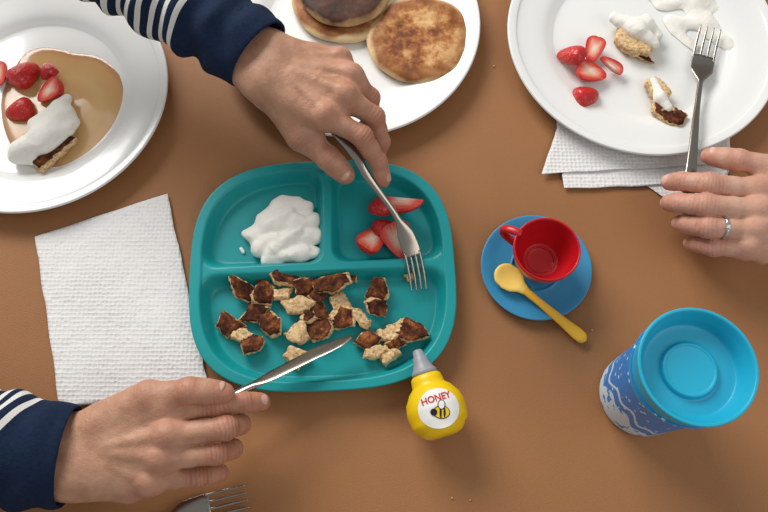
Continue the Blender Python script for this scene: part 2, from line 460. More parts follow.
# ================================================================ DIVIDED PLATE
cL = W(190,278,0.02); cR = W(454,266,0.02); cT = W(318,160,0.02); cB = W(328,388,0.02)
ctr = (cL+cR+cT+cB)/4; A = (cR-cL).length/2; B = (cT-cB).length/2; rot = math.radians(2.5)
NE = 3.1
def sup(x, y): return ((abs(x)/A)**NE+(abs(y)/B)**NE)**(1/NE)
def smax(a, b, k): 
    h = max(0, min(1, 0.5-0.5*(b-a)/k)); return b*(1-h)+a*h+k*h*(1-h)
def plate_h(x, y):
    so = (sup(x,y)-1)*min(A,B)+0.0075
    dv = 0.003; hy = 0.004; vx = 0.005
    s1 = smax(smax(so, x-(vx-dv), 0.016), (hy+dv)-y, 0.016)
    s2 = smax(smax(so, (vx+dv)-x, 0.016), (hy+dv)-y, 0.016)
    s3 = smax(so, y-(hy-dv), 0.018)
    s = min(s1, s2, s3)
    t = max(0, min(1, -s/0.009)); t = t*t*(3-2*t)
    top = 0.0205 if so > -0.002 else 0.0185
    return top*(1-t)+0.0035*t
vs, fs = [(0,0,plate_h(0,0))], []; NR, NS = 130, 288
outer = []
for k in range(NS):
    a = 2*math.pi*k/NS; r = 1/(((abs(math.cos(a))/A)**NE+(abs(math.sin(a))/B)**NE)**(1/NE)); outer.append((r*math.cos(a), r*math.sin(a)))
for i in range(1, NR+1):
    u = i/NR
    for ox, oy in outer: vs.append((ox*u, oy*u, plate_h(ox*u, oy*u)))
for u, z in ((1.004,0.0198),(1.004,0.0185),(0.998,0.0175),(0.985,0.0172),(0.965,0.010),(0.94,0.003),(0.92,0.0006),(0.88,0.0004),(0.5,0.0004)):
    for ox, oy in outer: vs.append((ox*u, oy*u, z))
rowsn = NR+9
for k in range(NS): fs.append((0, 1+k, 1+(k+1)%NS))
for i in range(rowsn-1):
    for k in range(NS):
        l = (k+1)%NS; fs.append((1+i*NS+k, 1+(i+1)*NS+k, 1+(i+1)*NS+l, 1+i*NS+l))
fs.append(tuple(1+(rowsn-1)*NS+k for k in range(NS)))
o = mesh_obj('divided_toddler_plate', vs, fs, mTeal, recalc=True); o.location = (ctr.x, ctr.y, 0.0004); o.rotation_euler[2] = rot
DF = 0.0042

# ================================================================ NAPKINS
def napkin(name, corners, z=0.0012, sub=46, amp=0.0012, curl=0.004, seed=0, parent=None):
    c = [W(x,y,0) for x,y in corners]; vs, fs = [], []
    for j in range(sub+1):
        for i in range(sub+1):
            u, v = i/sub, j/sub
            p = c[0]*(1-u)*(1-v)+c[1]*u*(1-v)+c[2]*u*v+c[3]*(1-u)*v
            nz = mnoise.noise(Vector((p.x*14, p.y*14, seed)))
            e = max(abs(u-.5), abs(v-.5))*2
            w = mnoise.noise(Vector((u*6+seed, v*6, 3.3)))*0.0012
            vs.append((p.x+w*e, p.y+w*e, z+amp*(nz+0.6)+curl*max(0,e-.86)**1.5*(1+nz)))
    for j in range(sub):
        for i in range(sub):
            a = j*(sub+1)+i; fs.append((a, a+sub+1, a+sub+2, a+1))
    o = mesh_obj(name, vs, fs, mPaper, parent=parent, recalc=True)
    if o.data.polygons[0].normal.z < 0: o.data.flip_normals()
    m = o.modifiers.new('t','SOLIDIFY'); m.thickness = 0.0005; m.offset = 1
    return o
napkin('paper_napkin', [(36,237),(168,195),(210,389),(62,409)], seed=1, amp=.0020)
nk = empty('paper_napkin', W(630,170,0))
napkin('sheet_bottom', [(566,126),(715,112),(729,172),(690,219)], z=0.0008, seed=2, parent=nk)
napkin('sheet_middle', [(556,122),(728,118),(726,184),(563,190)], z=0.0022, seed=3, parent=nk, curl=0.01)
napkin('sheet_top', [(560,118),(727,114),(728,166),(541,176)], z=0.0036, seed=4, parent=nk, curl=0.012)

# ================================================================ PANCAKES
def pancake(name, px, py, rpx, z0, th, mat, parent, seed=0, sq=1.0):
    c = W(px, py, z0+th); R = (W(px+rpx, py, z0+th)-c).length
    prof = [(0,th),(R*.5,th*1.02),(R*.8,th),(R*.93,th*.86),(R,th*.5),(R*.95,th*.12),(R*.85,0),(0,0)]
    v, f = lathe_data(smooth_profile(prof, 5), 96)
    vs = []
    for x, y, z in v:
        a = math.atan2(y, x); w = 1+0.035*mnoise.noise(Vector((math.cos(a)*1.6, math.sin(a)*1.6, seed)))*1.6
        q = mnoise.noise(Vector((x*45, y*45, seed+z*30)))*0.0009
        vs.append((x*w, y*w*sq, z+q*(z > th*.3)))
    o = mesh_obj(name, vs, f, mat, recalc=True); o.location = (c.x, c.y, z0)
    bm = bmesh.new(); bm.from_mesh(o.data); bmesh.ops.remove_doubles(bm, verts=bm.verts, dist=1e-6); bm.to_mesh(o.data); bm.free()
    setparent(o, parent); return o
pk = empty('pancakes', W(385,20,0.01))
pancake('pancake_bottom', 343, -5, 52, PF+0.001, 0.010, mPanA, pk, 3)
pancake('pancake_front', 422, 37, 55, PF+0.001, 0.011, mPanA, pk, 1, sq=.93)
pancake('pancake_on_top', 345, -16, 47, PF+0.012, 0.010, mPanB, pk, 2)

# torn pieces
def piece(px, py, w, h, ang, brown, z0, parent, name, th=0.008, tilt=None, nc=None):
    c = W(px, py, z0+th/2); s = 0.00094
    n = 64; k = nc or rng.randint(4, 7)
    ang0 = rng.rand()*6.28
    cor = []
    for q in range(k):
        a = ang0+2*math.pi*(q+rng.uniform(-.25,.25))/k; r = rng.uniform(.85,1.35)
        cor.append((math.cos(a)*w*s/2*r, math.sin(a)*h*s/2*r))
    seg = [math.dist(cor[q], cor[(q+1)%k]) for q in range(k)]; tot = sum(seg)
    out = []; q = 0; acc = 0
    for i in range(n):
        d = tot*i/n
        while d > acc+seg[q]: acc += seg[q]; q += 1
        t = (d-acc)/seg[q]; a_, b_ = cor[q], cor[(q+1)%k]; out.append((a_[0]+(b_[0]-a_[0])*t, a_[1]+(b_[1]-a_[1])*t))
    vs, fs, br = [], [], []
    sk = (rng.uniform(-.002,.002), rng.uniform(-.002,.002))
    rings = [(0.0,0.86,0),(0.08,1.02,0),(0.35,1.06,0),(0.65,1.03,0.0),(0.88,0.97,.6),(1.0,0.90,1),(1.0,0.6,1),(0.97,0.3,1)]
    sd = rng.rand()*50; chunk = rng.rand() < .3
    for zz, rr, bb in rings:
        for i in range(n):
            x, y = out[i]; x *= rr; y *= rr
            jx = mnoise.noise(Vector((x*300, y*300, sd+zz*4))); jy = mnoise.noise(Vector((x*300, y*300, sd+20+zz*4)))
            jl = mnoise.noise(Vector((x*100, y*100, sd+40+zz)))
            e = rr > .75
            x2 = x+(jx*.0016+jl*.0022)*e+sk[0]*zz; y2 = y+(jy*.0016-jl*.0022)*e+sk[1]*zz
            z = zz*th+(0.0010*mnoise.noise(Vector((x*110, y*110, sd+5)))+.0010*jl)*(zz > 0.3)
            if chunk and zz > .6 and x*math.cos(sd)+y*math.sin(sd) > w*s*.25: z -= th*.32; bb_ = 0.1
            else: bb_ = bb
            vs.append((x2, y2, z)); br.append((bb_*brown) if brown else (.8-bb if zz < .05 else -.15))
    m_ = len(rings)
    for i in range(m_-1):
        for q in range(n):
            l = (q+1)%n; fs.append((i*n+q, i*n+l, (i+1)*n+l, (i+1)*n+q))
    fs.append(tuple(range(n))[::-1])
    vs.append((0,0,th*.97)); br.append(brown if brown else -.15); ci = len(vs)-1
    for q in range(n): fs.append(((m_-1)*n+q, (m_-1)*n+(q+1)%n, ci))
    tx, ty = tilt if tilt else (rng.uniform(-.32,.32), rng.uniform(-.32,.32))
    M = Euler((tx, ty, math.radians(-ang))).to_matrix()
    P = [M@Vector(v_) for v_ in vs]; mz = min(p.z for p in P)
    P = [Vector((p.x+c.x, p.y+c.y, p.z-mz+z0)) for p in P]
    o = mesh_obj(name, P, fs, mPiece, parent=parent, recalc=True); fattr(o, 'brown', br)
    return o
pp = empty('pancake_pieces', W(320,320,DF))
LST = [(243,291,30,24,20,1),(262,297,26,20,-30,0.9),(285,281,32,20,10,1),(303,285,20,20,60,1),(334,286,40,22,-8,1),(348,276,22,16,20,1),(378,292,24,34,8,1),(376,306,22,20,8,1),
 (340,302,28,18,30,0),(300,306,28,22,10,0),(318,297,18,16,0,1),(229,325,32,26,30,1),(256,313,30,22,-20,1),(272,326,28,24,40,1),(253,346,26,22,20,1),(240,338,24,15,10,0),
 (299,334,22,22,0,0),(320,329,22,30,20,1),(341,319,26,28,-30,1),(361,317,40,12,40,0),(299,357,24,20,-30,0),(368,341,30,22,20,1),(376,353,24,16,0,0),
 (390,353,26,18,-40,0),(408,332,38,26,15,1),(396,345,20,16,0,1),(388,338,22,14,20,0),(409,276,14,9,30,0),(321,313,22,16,60,1),(283,295,20,12,-20,0),(268,288,20,12,30,1),(310,318,16,12,0,1)]
for i, (x,y,w,h,a,br) in enumerate(LST):
    piece(x, y, w, h, a, br, DF+0.0006+(0.0025 if i % 3 == 1 else 0), pp, 'piece_%02d' % i, th=.0066)

# ================================================================ STRAWBERRIES
def berry(px, py, z0, L, theta, spin, parent, name, cuts=1, fat=0.8, roll=0):
    prof = [(0,0),(0.12,0.03),(0.25,0.16),(0.37,0.4),(0.44,0.66),(0.43,0.84),(0.30,0.96),(0.1,1.0),(0,0.98)]
    pr = [(r*fat*L, z*L) for r, z in smooth_profile(prof, 4)]
    v, f = lathe_data(pr, 36)
    sd = px*.37
    v = [(x*(1+.10*mnoise.noise(Vector((x*60,y*60,z*60+sd)))), y*(1+.10*mnoise.noise(Vector((x*60+9,y*60,z*60+sd)))), z) for x,y,z in v]
    bm = bmesh.new(); V = [bm.verts.new(p) for p in v]
    for q in f:
        try: bm.faces.new([V[i] for i in q])
        except ValueError: pass
    bmesh.ops.remove_doubles(bm, verts=bm.verts, dist=1e-6)
    planes = [((0.0,0,0),(1,0,0)), ((0,0,0),(-.35,1,0))]
    for co_, no_ in planes[:cuts]:
        nv_ = Vector(no_).normalized()
        bmesh.ops.bisect_plane(bm, geom=list(bm.verts)+list(bm.edges)+list(bm.faces), plane_co=co_, plane_no=nv_, clear_inner=True, dist=1e-7)
        ed = [e for e in bm.edges if len(e.link_faces) == 1]
        fr = bmesh.ops.triangle_fill(bm, use_beauty=True, edges=ed)
        for g in fr['geom']:
            if isinstance(g, bmesh.types.BMFace): g.material_index = 1; g.smooth = False
    for _ in range(3):
        es = list({e for g in bm.faces if g.material_index == 1 for e in g.edges if all(h_.material_index == 1 for h_ in e.link_faces) and e.calc_length() > L*.07})
        if es: bmesh.ops.subdivide_edges(bm, edges=es, cuts=1, use_grid_fill=False); bmesh.ops.triangulate(bm, faces=[g for g in bm.faces if g.material_index == 1])
    for q in bm.faces:
        if q.material_index == 0: q.smooth = True
    bmesh.ops.recalc_face_normals(bm, faces=bm.faces)
    zs = [p[1] for p in pr]; rs = [p[0] for p in pr]
    me = bpy.data.meshes.new(name); bm.to_mesh(me); bm.free(); me.materials.append(mBerry); me.materials.append(mBerryCut)
    o = link(bpy.data.objects.new(name, me))
    fl = []
    for vv in me.vertices:
        rr = math.hypot(vv.co.x, vv.co.y); R_ = interp(vv.co.z, zs[:-8], rs[:-8])+1e-5
        fl.append(max(rr/R_, abs(vv.co.z/L-.55)*1.9))
    fattr(o, 'flesh', fl)
    M = Matrix.Rotation(math.radians(spin), 4, 'Z')@Matrix.Rotation(math.radians(roll), 4, 'X')@Matrix.Rotation(math.radians(theta), 4, 'Y')@Matrix.Translation((0,0,-L/2))
    P = [M@vv.co for vv in me.vertices]; mz = min(p.z for p in P); mxz = max(p.z for p in P)
    cx_ = (min(p.x for p in P)+max(p.x for p in P))/2; cy_ = (min(p.y for p in P)+max(p.y for p in P))/2
    c = W(px, py, z0+(mxz-mz)/2)
    o.matrix_world = Matrix.Translation((c.x-cx_, c.y-cy_, z0-mz))@M
    me.update(); setparent(o, parent); return o
s1 = empty('strawberry_pieces', W(390,220,DF))
berry(403,205,DF,0.042,110,165,s1,'slice_1',fat=.95,cuts=2)
berry(379,205,DF,0.032,-60,75,s1,'slice_2')
berry(396,240,DF,0.038,72,110,s1,'slice_3',roll=-10,fat=.9)
berry(371,240,DF,0.036,62,235,s1,'slice_4',fat=.8)
berry(384,228,DF+.001,0.026,-70,20,s1,'slice_5')
s2 = empty('strawberry_pieces', W(35,85,PF))
berry(20,73,PF+.001,0.036,-80,60,s2,'slice_1',fat=.95)
berry(49,70,PF+.001,0.027,-70,120,s2,'slice_2')
berry(50,90,PF+.001,0.034,60,20,s2,'slice_3')
berry(19,107,PF+.001,0.030,-95,200,s2,'slice_4',fat=1.0)
berry(-2,75,PF+.001,0.028,80,100,s2,'slice_5')
s3 = empty('strawberry_pieces', W(592,70,PF))
berry(573,56,PF+.001,0.034,-60,150,s3,'slice_1')
berry(595,50,PF+.001,0.030,70,70,s3,'slice_2')
berry(591,72,PF+.001,0.034,75,170,s3,'slice_3')
berry(611,67,PF+.001,0.030,110,330,s3,'slice_4',cuts=2)
berry(587,96,PF+.001,0.029,-85,20,s3,'slice_5',fat=1.0)

# ================================================================ CREAM, SYRUP
def cz(pts, z): return [((a,b,z),(c,d,z),r,q) for a,b,c,d,r,q in pts]
blob('whipped_cream', cz([(264,222,280,210,.009,.010),(280,208,306,208,.010,.008),(254,236,272,228,.009,.011),(272,228,312,222,.011,.009),
   (260,248,290,240,.010,.011),(290,240,318,236,.010,.008),(272,256,300,252,.009,.009),(300,254,316,252,.009,.006),(284,203,298,202,.007,.006),(266,263,280,264,.005,.003),(245,234,254,236,.003,.005)], DF+.004)
   +[((268,226,.015),(290,212,.017),.005,.004),((274,248,.017),(300,230,.018),.005,.003),((296,218,.016),(310,224,.014),.004,.003),((284,256,.014),(306,248,.014),.004,.003),((262,240,.014),(276,238,.016),.004,.004)], mCream, k=.0045, zmin=DF, namp=.0012, nf=200, sm=2)
blob('cream_speck', cz([(241,249,243,252,.002,.002)], DF+.001), mCream, zmin=DF, h=.0006, namp=.0002)
cr = empty('cream_topped_pancake_piece', W(45,135,PF))
piece(50,142,60,50,-35,1,PF+.001,cr,'pancake', th=.011, tilt=(0,0))
blob('cream', [((20,150,.019),(46,136,.021),.010,.014),((46,134,.021),(62,114,.021),.013,.010),((36,124,.020),(56,112,.022),.008,.008),((16,158,.014),(34,160,.013),.007,.006),((62,106,.021),(68,98,.018),.008,.005),((44,144,.021),(66,130,.018),.010,.008),((68,114,.019),(74,122,.016),.007,.006)], mCream, parent=cr, k=.008, namp=.0010, nf=120, sm=3)
c3 = empty('cream_topped_pancake_piece', W(638,40,PF))
piece(634,40,52,34,38,0,PF+.001,c3,'pancake', th=.012, tilt=(0.1,0), nc=6)
piece(640,54,38,12,38,1,PF+.001,c3,'pancake_edge', th=.006, tilt=(0.0,0))
blob('cream', [((614,18,.018),(636,30,.020),.006,.009),((636,30,.020),(654,44,.018),.009,.006),((646,20,.016),(658,36,.014),.006,.005),((628,20,.017),(646,26,.018),.006,.007)], mCream, parent=c3, k=.008, namp=.0008)
c4 = empty('cream_topped_pancake_piece', W(664,104,PF))
piece(657,92,22,34,-25,0,PF+.001,c4,'pancake', th=.010, tilt=(0,0.1)); piece(668,114,40,22,35,0.6,PF+.001,c4,'pancake_edge', th=.009, tilt=(0.1,0))
blob('cream', [((653,82,.015),(660,98,.016),.005,.006),((660,98,.016),(668,108,.015),.006,.005)], mCream, parent=c4, k=.005, namp=.0005)
blob('whipped_cream_smear', cz([(658,10,700,2,.012,.015),(700,6,722,16,.015,.012),(668,26,700,30,.0125,.012),(690,14,712,32,.0125,.011),(722,44,740,56,.0118,.0125),(740,56,744,74,.0125,.0105),(704,40,724,50,.0105,.0112),(724,80,738,76,.0105,.0105),(672,36,692,52,.011,.0105),(650,0,670,-10,.012,.014)], PF-.0085), mCream, k=.008, zmin=PF-.0003, namp=.0005, nf=160, h=.0009)

def pool(name, px, py, rx, ry, z, mat, seed):
    c = W(px,py,z); vs = [tuple(c)]; n = 90; fs = []; dp = [0]
    for rr, dz in ((0.3,0),(0.6,0),(0.8,0),(0.92,0),(0.97,-.0002),(1.0,-.0009)):
        for i in range(n):
            a = 2*math.pi*i/n; w = 1+.22*mnoise.noise(Vector((math.cos(a)*1.5, math.sin(a)*1.5, seed)))
            p = W(px+rx*w*rr*math.cos(a), py+ry*w*rr*math.sin(a), z); vs.append((p.x, p.y, z+dz)); dp.append(rr)
    for i in range(n): fs.append((0,1+i,1+(i+1)%n))
    for k in range(5):
        for i in range(n): fs.append((1+k*n+i,1+(k+1)*n+i,1+(k+1)*n+(i+1)%n,1+k*n+(i+1)%n))
    o = mesh_obj(name, vs, fs, mat, recalc=True); fattr(o, 'depth', dp); return o
pool('maple_syrup_puddle', 62, 108, 63, 66, PF+.0002, mSyrup, 4)

# ================================================================ TOY CUP, SAUCER, SPOON
sc = W(536,267,.008); k = (W(591,267,.008)-sc).length/0.055
lathe('toy_saucer', smooth_profile([(0,.0055),(.020*k,.0055),(.024*k,.0075),(.026*k,.0060),(.040*k,.0065),(.051*k,.0092),(.0545*k,.0098),(.055*k,.0085),(.050*k,.0045),(.036*k,.0008),(0,.0008)],4), mBlue, loc=(sc.x,sc.y,0), seg=128)
tc = W(547,249,.046); tcup = empty('toy_teacup', (tc.x,tc.y,.008))
o = lathe('bowl', smooth_profile([(0,.0045),(.012,.0045),(.0135,.0062),(.0155,.0062),(.018,.008),(.025,.020),(.0285,.034),(.0295,.0385),(.0307,.0395),(.0318,.0385),(.0312,.033),(.0275,.018),(.021,.006),(.018,.0015),(.017,0),(0,0)],4), mRed, loc=(tc.x,tc.y,.0076), parent=tcup)
hp = []
hd = (W(504,232,.03)-Vector((tc.x,tc.y,.03))); hd.z = 0; hd.normalize()
for i in range(17):
    a = -1.4+2.8*i/16; hp.append(Vector((tc.x,tc.y,.0072+.026))+hd*(.0265+.0225*math.cos(a)-.003)+Vector((0,0,.0135*math.sin(a))))
vs, fs = loft(hp, [.0082]*17, [.0055]*17, hd.cross(Vector((0,0,1))), seg=16)
mesh_obj('handle', vs, fs, mRed, parent=tcup, recalc=True)

spn = empty('toy_spoon', W(540,305,.01))
pa = W(507,276,.0135); pb = W(586,341,.0065)
path = catmull([pa+(pa-pb)*0.13, pa, pa.lerp(pb,.35)+Vector((0,0,.001)), pb], 60)
ws, tt = [], []
for i in range(60):
    s = i/59; ws.append(interp(s, [0,.02,.08,.16,.25,.30,.36,.5,.75,.9,.96,.99,1], [.006,.015,.0245,.0265,.022,.013,.0078,.0075,.0098,.0128,.012,.008,.002])); tt.append(interp(s,[0,.04,.3,.4,.95,1],[.002,.004,.005,.0048,.0055,.002]))
vs, fs = loft(path, ws, tt, Vector((0,0,1)).cross(pb-pa), seg=20)
T = (pb-pa).normalized(); bc = path[9]
S = Vector((0,0,1)).cross(T).normalized()
for i in range(60):
    for q in range(20):
        p = vs[i*20+q]; d = p-bc; e = (d.dot(T)/.0140)**2+(d.dot(S)/.0112)**2
        if e < 1 and math.sin(2*math.pi*q/20)**2 > 0.01 : p.z -= .0022*(1-e)
mi = [0 if (f[0]//20) < 20 else 1 for f in fs]
mesh_obj('spoon_body', vs, fs, [mYelPale, mYelSpoon], parent=spn, mi=mi, recalc=True)

# ================================================================ HONEY BOTTLE (toy, lying)
bc = W(436,409,.027); nzp = W(417,350,.027); SB = .93
hb = empty('toy_honey_bottle', (bc.x, bc.y, .027))
Y = (nzp-bc); Y.z = 0; Y.normalize(); X = Y.cross(Vector((0,0,1)))
BM = Matrix(((X.x*SB,Y.x*SB,0,bc.x),(X.y*SB,Y.y*SB,0,bc.y),(0,0,SB,.0292*SB),(0,0,0,1)))
bodyp = [(-.0265,0),(-.0265,.014),(-.0245,.0185),(-.0205,.0225),(-.0190,.0228),(-.0165,.0262),(-.012,.0280),(-.0105,.0277),(-.006,.0288),(0,.0290),(.004,.0286),(.0055,.0280),(.010,.0272),(.014,.0245),(.0155,.0235),(.019,.0215),(.0225,.0175),(.024,.0162),(.0275,.0160),(.0325,.0150),(.034,.0135),(.034,0)]
nozp = [(.034,0),(.034,.0125),(.0375,.0130),(.0385,.0122),(.041,.0105),(.048,.0078),(.052,.0072),(.0535,.0058),(.059,.0050),(.0605,.0035),(.0605,0)]
def ylathe(name, prof, mat):
    v, f = lathe_data([(r,y) for y,r in prof], 72)
    v = [BM@Vector((x,z,y)) for x,y,z in v]
    return mesh_obj(name, v, f, mat, parent=hb, recalc=True)
ylathe('body', bodyp, mYel); ylathe('nozzle', nozp, mGrey)
def onb(x, y, off):
    R_ = interp(y, [-.02,-.01,0,.01,.02],[.0262,.0285,.0295,.0285,.0262])
    return BM@Vector((x, y, math.sqrt(max(R_*R_-x*x,1e-8))+off))
ly = -.003
def label_poly(name, shape, mat, off, rings=10, cx=0, cy=0):
    n = 48; vs = [onb(cx, cy, off)]; fs = []
    for r in range(1, rings+1):
        for i in range(n):
            a = 2*math.pi*i/n; x, y = shape(a); vs.append(onb(cx+x*r/rings, cy+y*r/rings, off))
    for i in range(n): fs.append((0,1+i,1+(i+1)%n))
    for r in range(rings-1):
        for i in range(n): fs.append((1+r*n+i,1+(r+1)*n+i,1+(r+1)*n+(i+1)%n,1+r*n+(i+1)%n))
    return mesh_obj(name, vs, fs, mat, parent=hb, recalc=True)
label_poly('label', lambda a: (.0196*math.cos(a), .0186*math.sin(a)), mWhite, .0002, cy=ly)
cu = bpy.data.curves.new('t','FONT'); cu.body = 'HONEY'; cu.size = .0088; cu.align_x = 'CENTER'; cu.offset = .0002
to = link(bpy.data.objects.new('t', cu)); bpy.context.view_layer.update()
tm = bpy.data.meshes.new_from_object(to.evaluated_get(bpy.context.evaluated_depsgraph_get()))
bpy.data.objects.remove(to)
tv = [onb(v_.co.x*.95, v_.co.y+ly+.0065, .0006) for v_ in tm.vertices]
mesh_obj('lettering', tv, [tuple(p.vertices) for p in tm.polygons], mInkRed, parent=hb, smooth=False, recalc=True)
def ell(name, cx, cy, rx, ry, ang, mat, off):
    ca, sa = math.cos(ang), math.sin(ang)
    label_poly(name, lambda a: (rx*math.cos(a)*ca-ry*math.sin(a)*sa, rx*math.cos(a)*sa+ry*math.sin(a)*ca), mat, off, 4, cx, cy)
ell('bee_outline', .001, ly-.0045, .0080, .0062, -.3, mBlack, .0005)
ell('bee_body', .001, ly-.0045, .0072, .0054, -.3, mYel, .0008)
ell('bee_stripe_1', .000, ly-.0045, .0010, .0052, -.3, mBlack, .0011)
ell('bee_stripe_2', .0035, ly-.0056, .0010, .0045, -.3, mBlack, .0011)
ell('bee_head', -.0060, ly-.0025, .0032, .0032, 0, mBlack, .0011)
ell('bee_wing_outline', .003, ly+.0020, .0036, .0046, -.4, mBlack, .0010)
ell('bee_wing', .003, ly+.0020, .0028, .0038, -.4, mWhite, .0013)

# ================================================================ CUP WITH LID
ct = W(698,366,.14); cup = empty('toddler_cup', (ct.x,ct.y,0))
lathe('body', smooth_profile([(0,.001),(.034,.001),(.0375,.004),(.0390,.010),(.0400,.06),(.0415,.112),(.0415,.116),(0,.116)],4), mPrint, loc=(ct.x,ct.y,0), parent=cup)
lathe('lid', smooth_profile([(.0405,.108),(.0428,.108),(.0432,.118),(.0440,.128),(.0458,.1385),(.0462,.1402),(.0450,.1412),(.0430,.1400),(.0395,.1310),(.0375,.1240),(.0350,.1218),(.0260,.1212),(.0240,.1212),(.0228,.1216),(.0222,.1232),(.0212,.1250),(.0195,.1255),(.0180,.1248),(.0100,.1244),(0,.1244)],5), mLid, loc=(ct.x,ct.y,0), parent=cup, seg=128)

# ================================================================ CUTLERY
def fork(name, pts, side, hw=.014, headw=.021, tw=.0026, dip=.003):
    n = 90; path = catmull(pts, n); L = sum((b-a).length for a,b in zip(path,path[1:]))
    HS = 1-.046/L; NK = HS-.028/L
    offs = [(-dip*math.sin(math.pi*max(0,(i/(n-1)-NK)/(1-NK))) if i/(n-1) > NK else 0) for i in range(n)]
    ws = [interp(i/(n-1), [0,.01,.05,.15,NK*.8,NK,HS-.012/L,HS+.006/L,HS+.012/L], [.003,hw*.7,hw,hw*.85,.0062,.0060,headw*.95,headw,headw*.9]) for i in range(n)]
    tt = [interp(i/(n-1), [0,.03,NK*.8,NK,HS,1], [.0015,.0026,.0034,.0032,.0018,.0016]) for i in range(n)]
    m = int((HS+.012/L)*(n-1))+1
    parts = [loft(path[:m], ws[:m], tt[:m], side, offN=offs[:m], seg=20)]
    a = m-3
    for q in range(4):
        x = (q-1.5)/1.5*(headw/2-tw/2-.0002)
        sub = catmull(path[a:], 24); o2 = [interp(k/23, np.linspace(0,1,n-a), offs[a:]) for k in range(24)]
        w2 = [interp(k/23,[0,.6,.9,1],[tw,tw,tw*.7,.0008]) for k in range(24)]
        parts.append(loft(sub, w2, [interp(k/23,[0,.9,1],[.0018,.0014,.0006]) for k in range(24)], side, offN=o2, offS=[x]*24, seg=10))
    V, F = merge(parts)
    return mesh_obj(name, V, F, mMetal, recalc=True)
fork('fork', [W(318,108,.090), W(352,150,.080), W(368,177,.069), W(396,216,.046), W(410,246,.030), W(416,270,.020), W(419,291,.0125)], Vector((1,.25,0)), headw=.0175, dip=.0018)
fork('fork', [W(687,205,.030), W(690,180,.036), W(694,140,.030), W(698,100,.020), W(704,60,.0135), W(711,27,.0150)], Vector((1,.1,0)), hw=.013, headw=.025)
fork('fork', [W(50,556,.004), W(120,534,.006), W(180,514,.011), W(215,504,.010), W(248,496,.006)], Vector((.3,1,0)), headw=.022)

ka = W(160,434,.056); kb = W(351,334,.026)
kp = catmull([ka, ka.lerp(kb,.5), kb], 90)
S = Vector((0,0,1)).cross(kb-ka).normalized()
ws = [interp(i/89,[0,.02,.1,.42,.46,.50,.56,.85,.93,.98,1],[.006,.011,.012,.009,.0085,.0105,.0140,.0155,.0125,.006,.0012]) for i in range(90)]
tt = [interp(i/89,[0,.02,.42,.46,.52,1],[.003,.0055,.0060,.005,.0020,.0008]) for i in range(90)]
vs, fs = loft(kp, ws, tt, (S-Vector((0,0,.75))).normalized(), offS=[interp(i/89,[0,.5,.8,1],[0,0,-.0008,-.004]) for i in range(90)], seg=20)
mesh_obj('table_knife', vs, fs, mMetal, recalc=True)

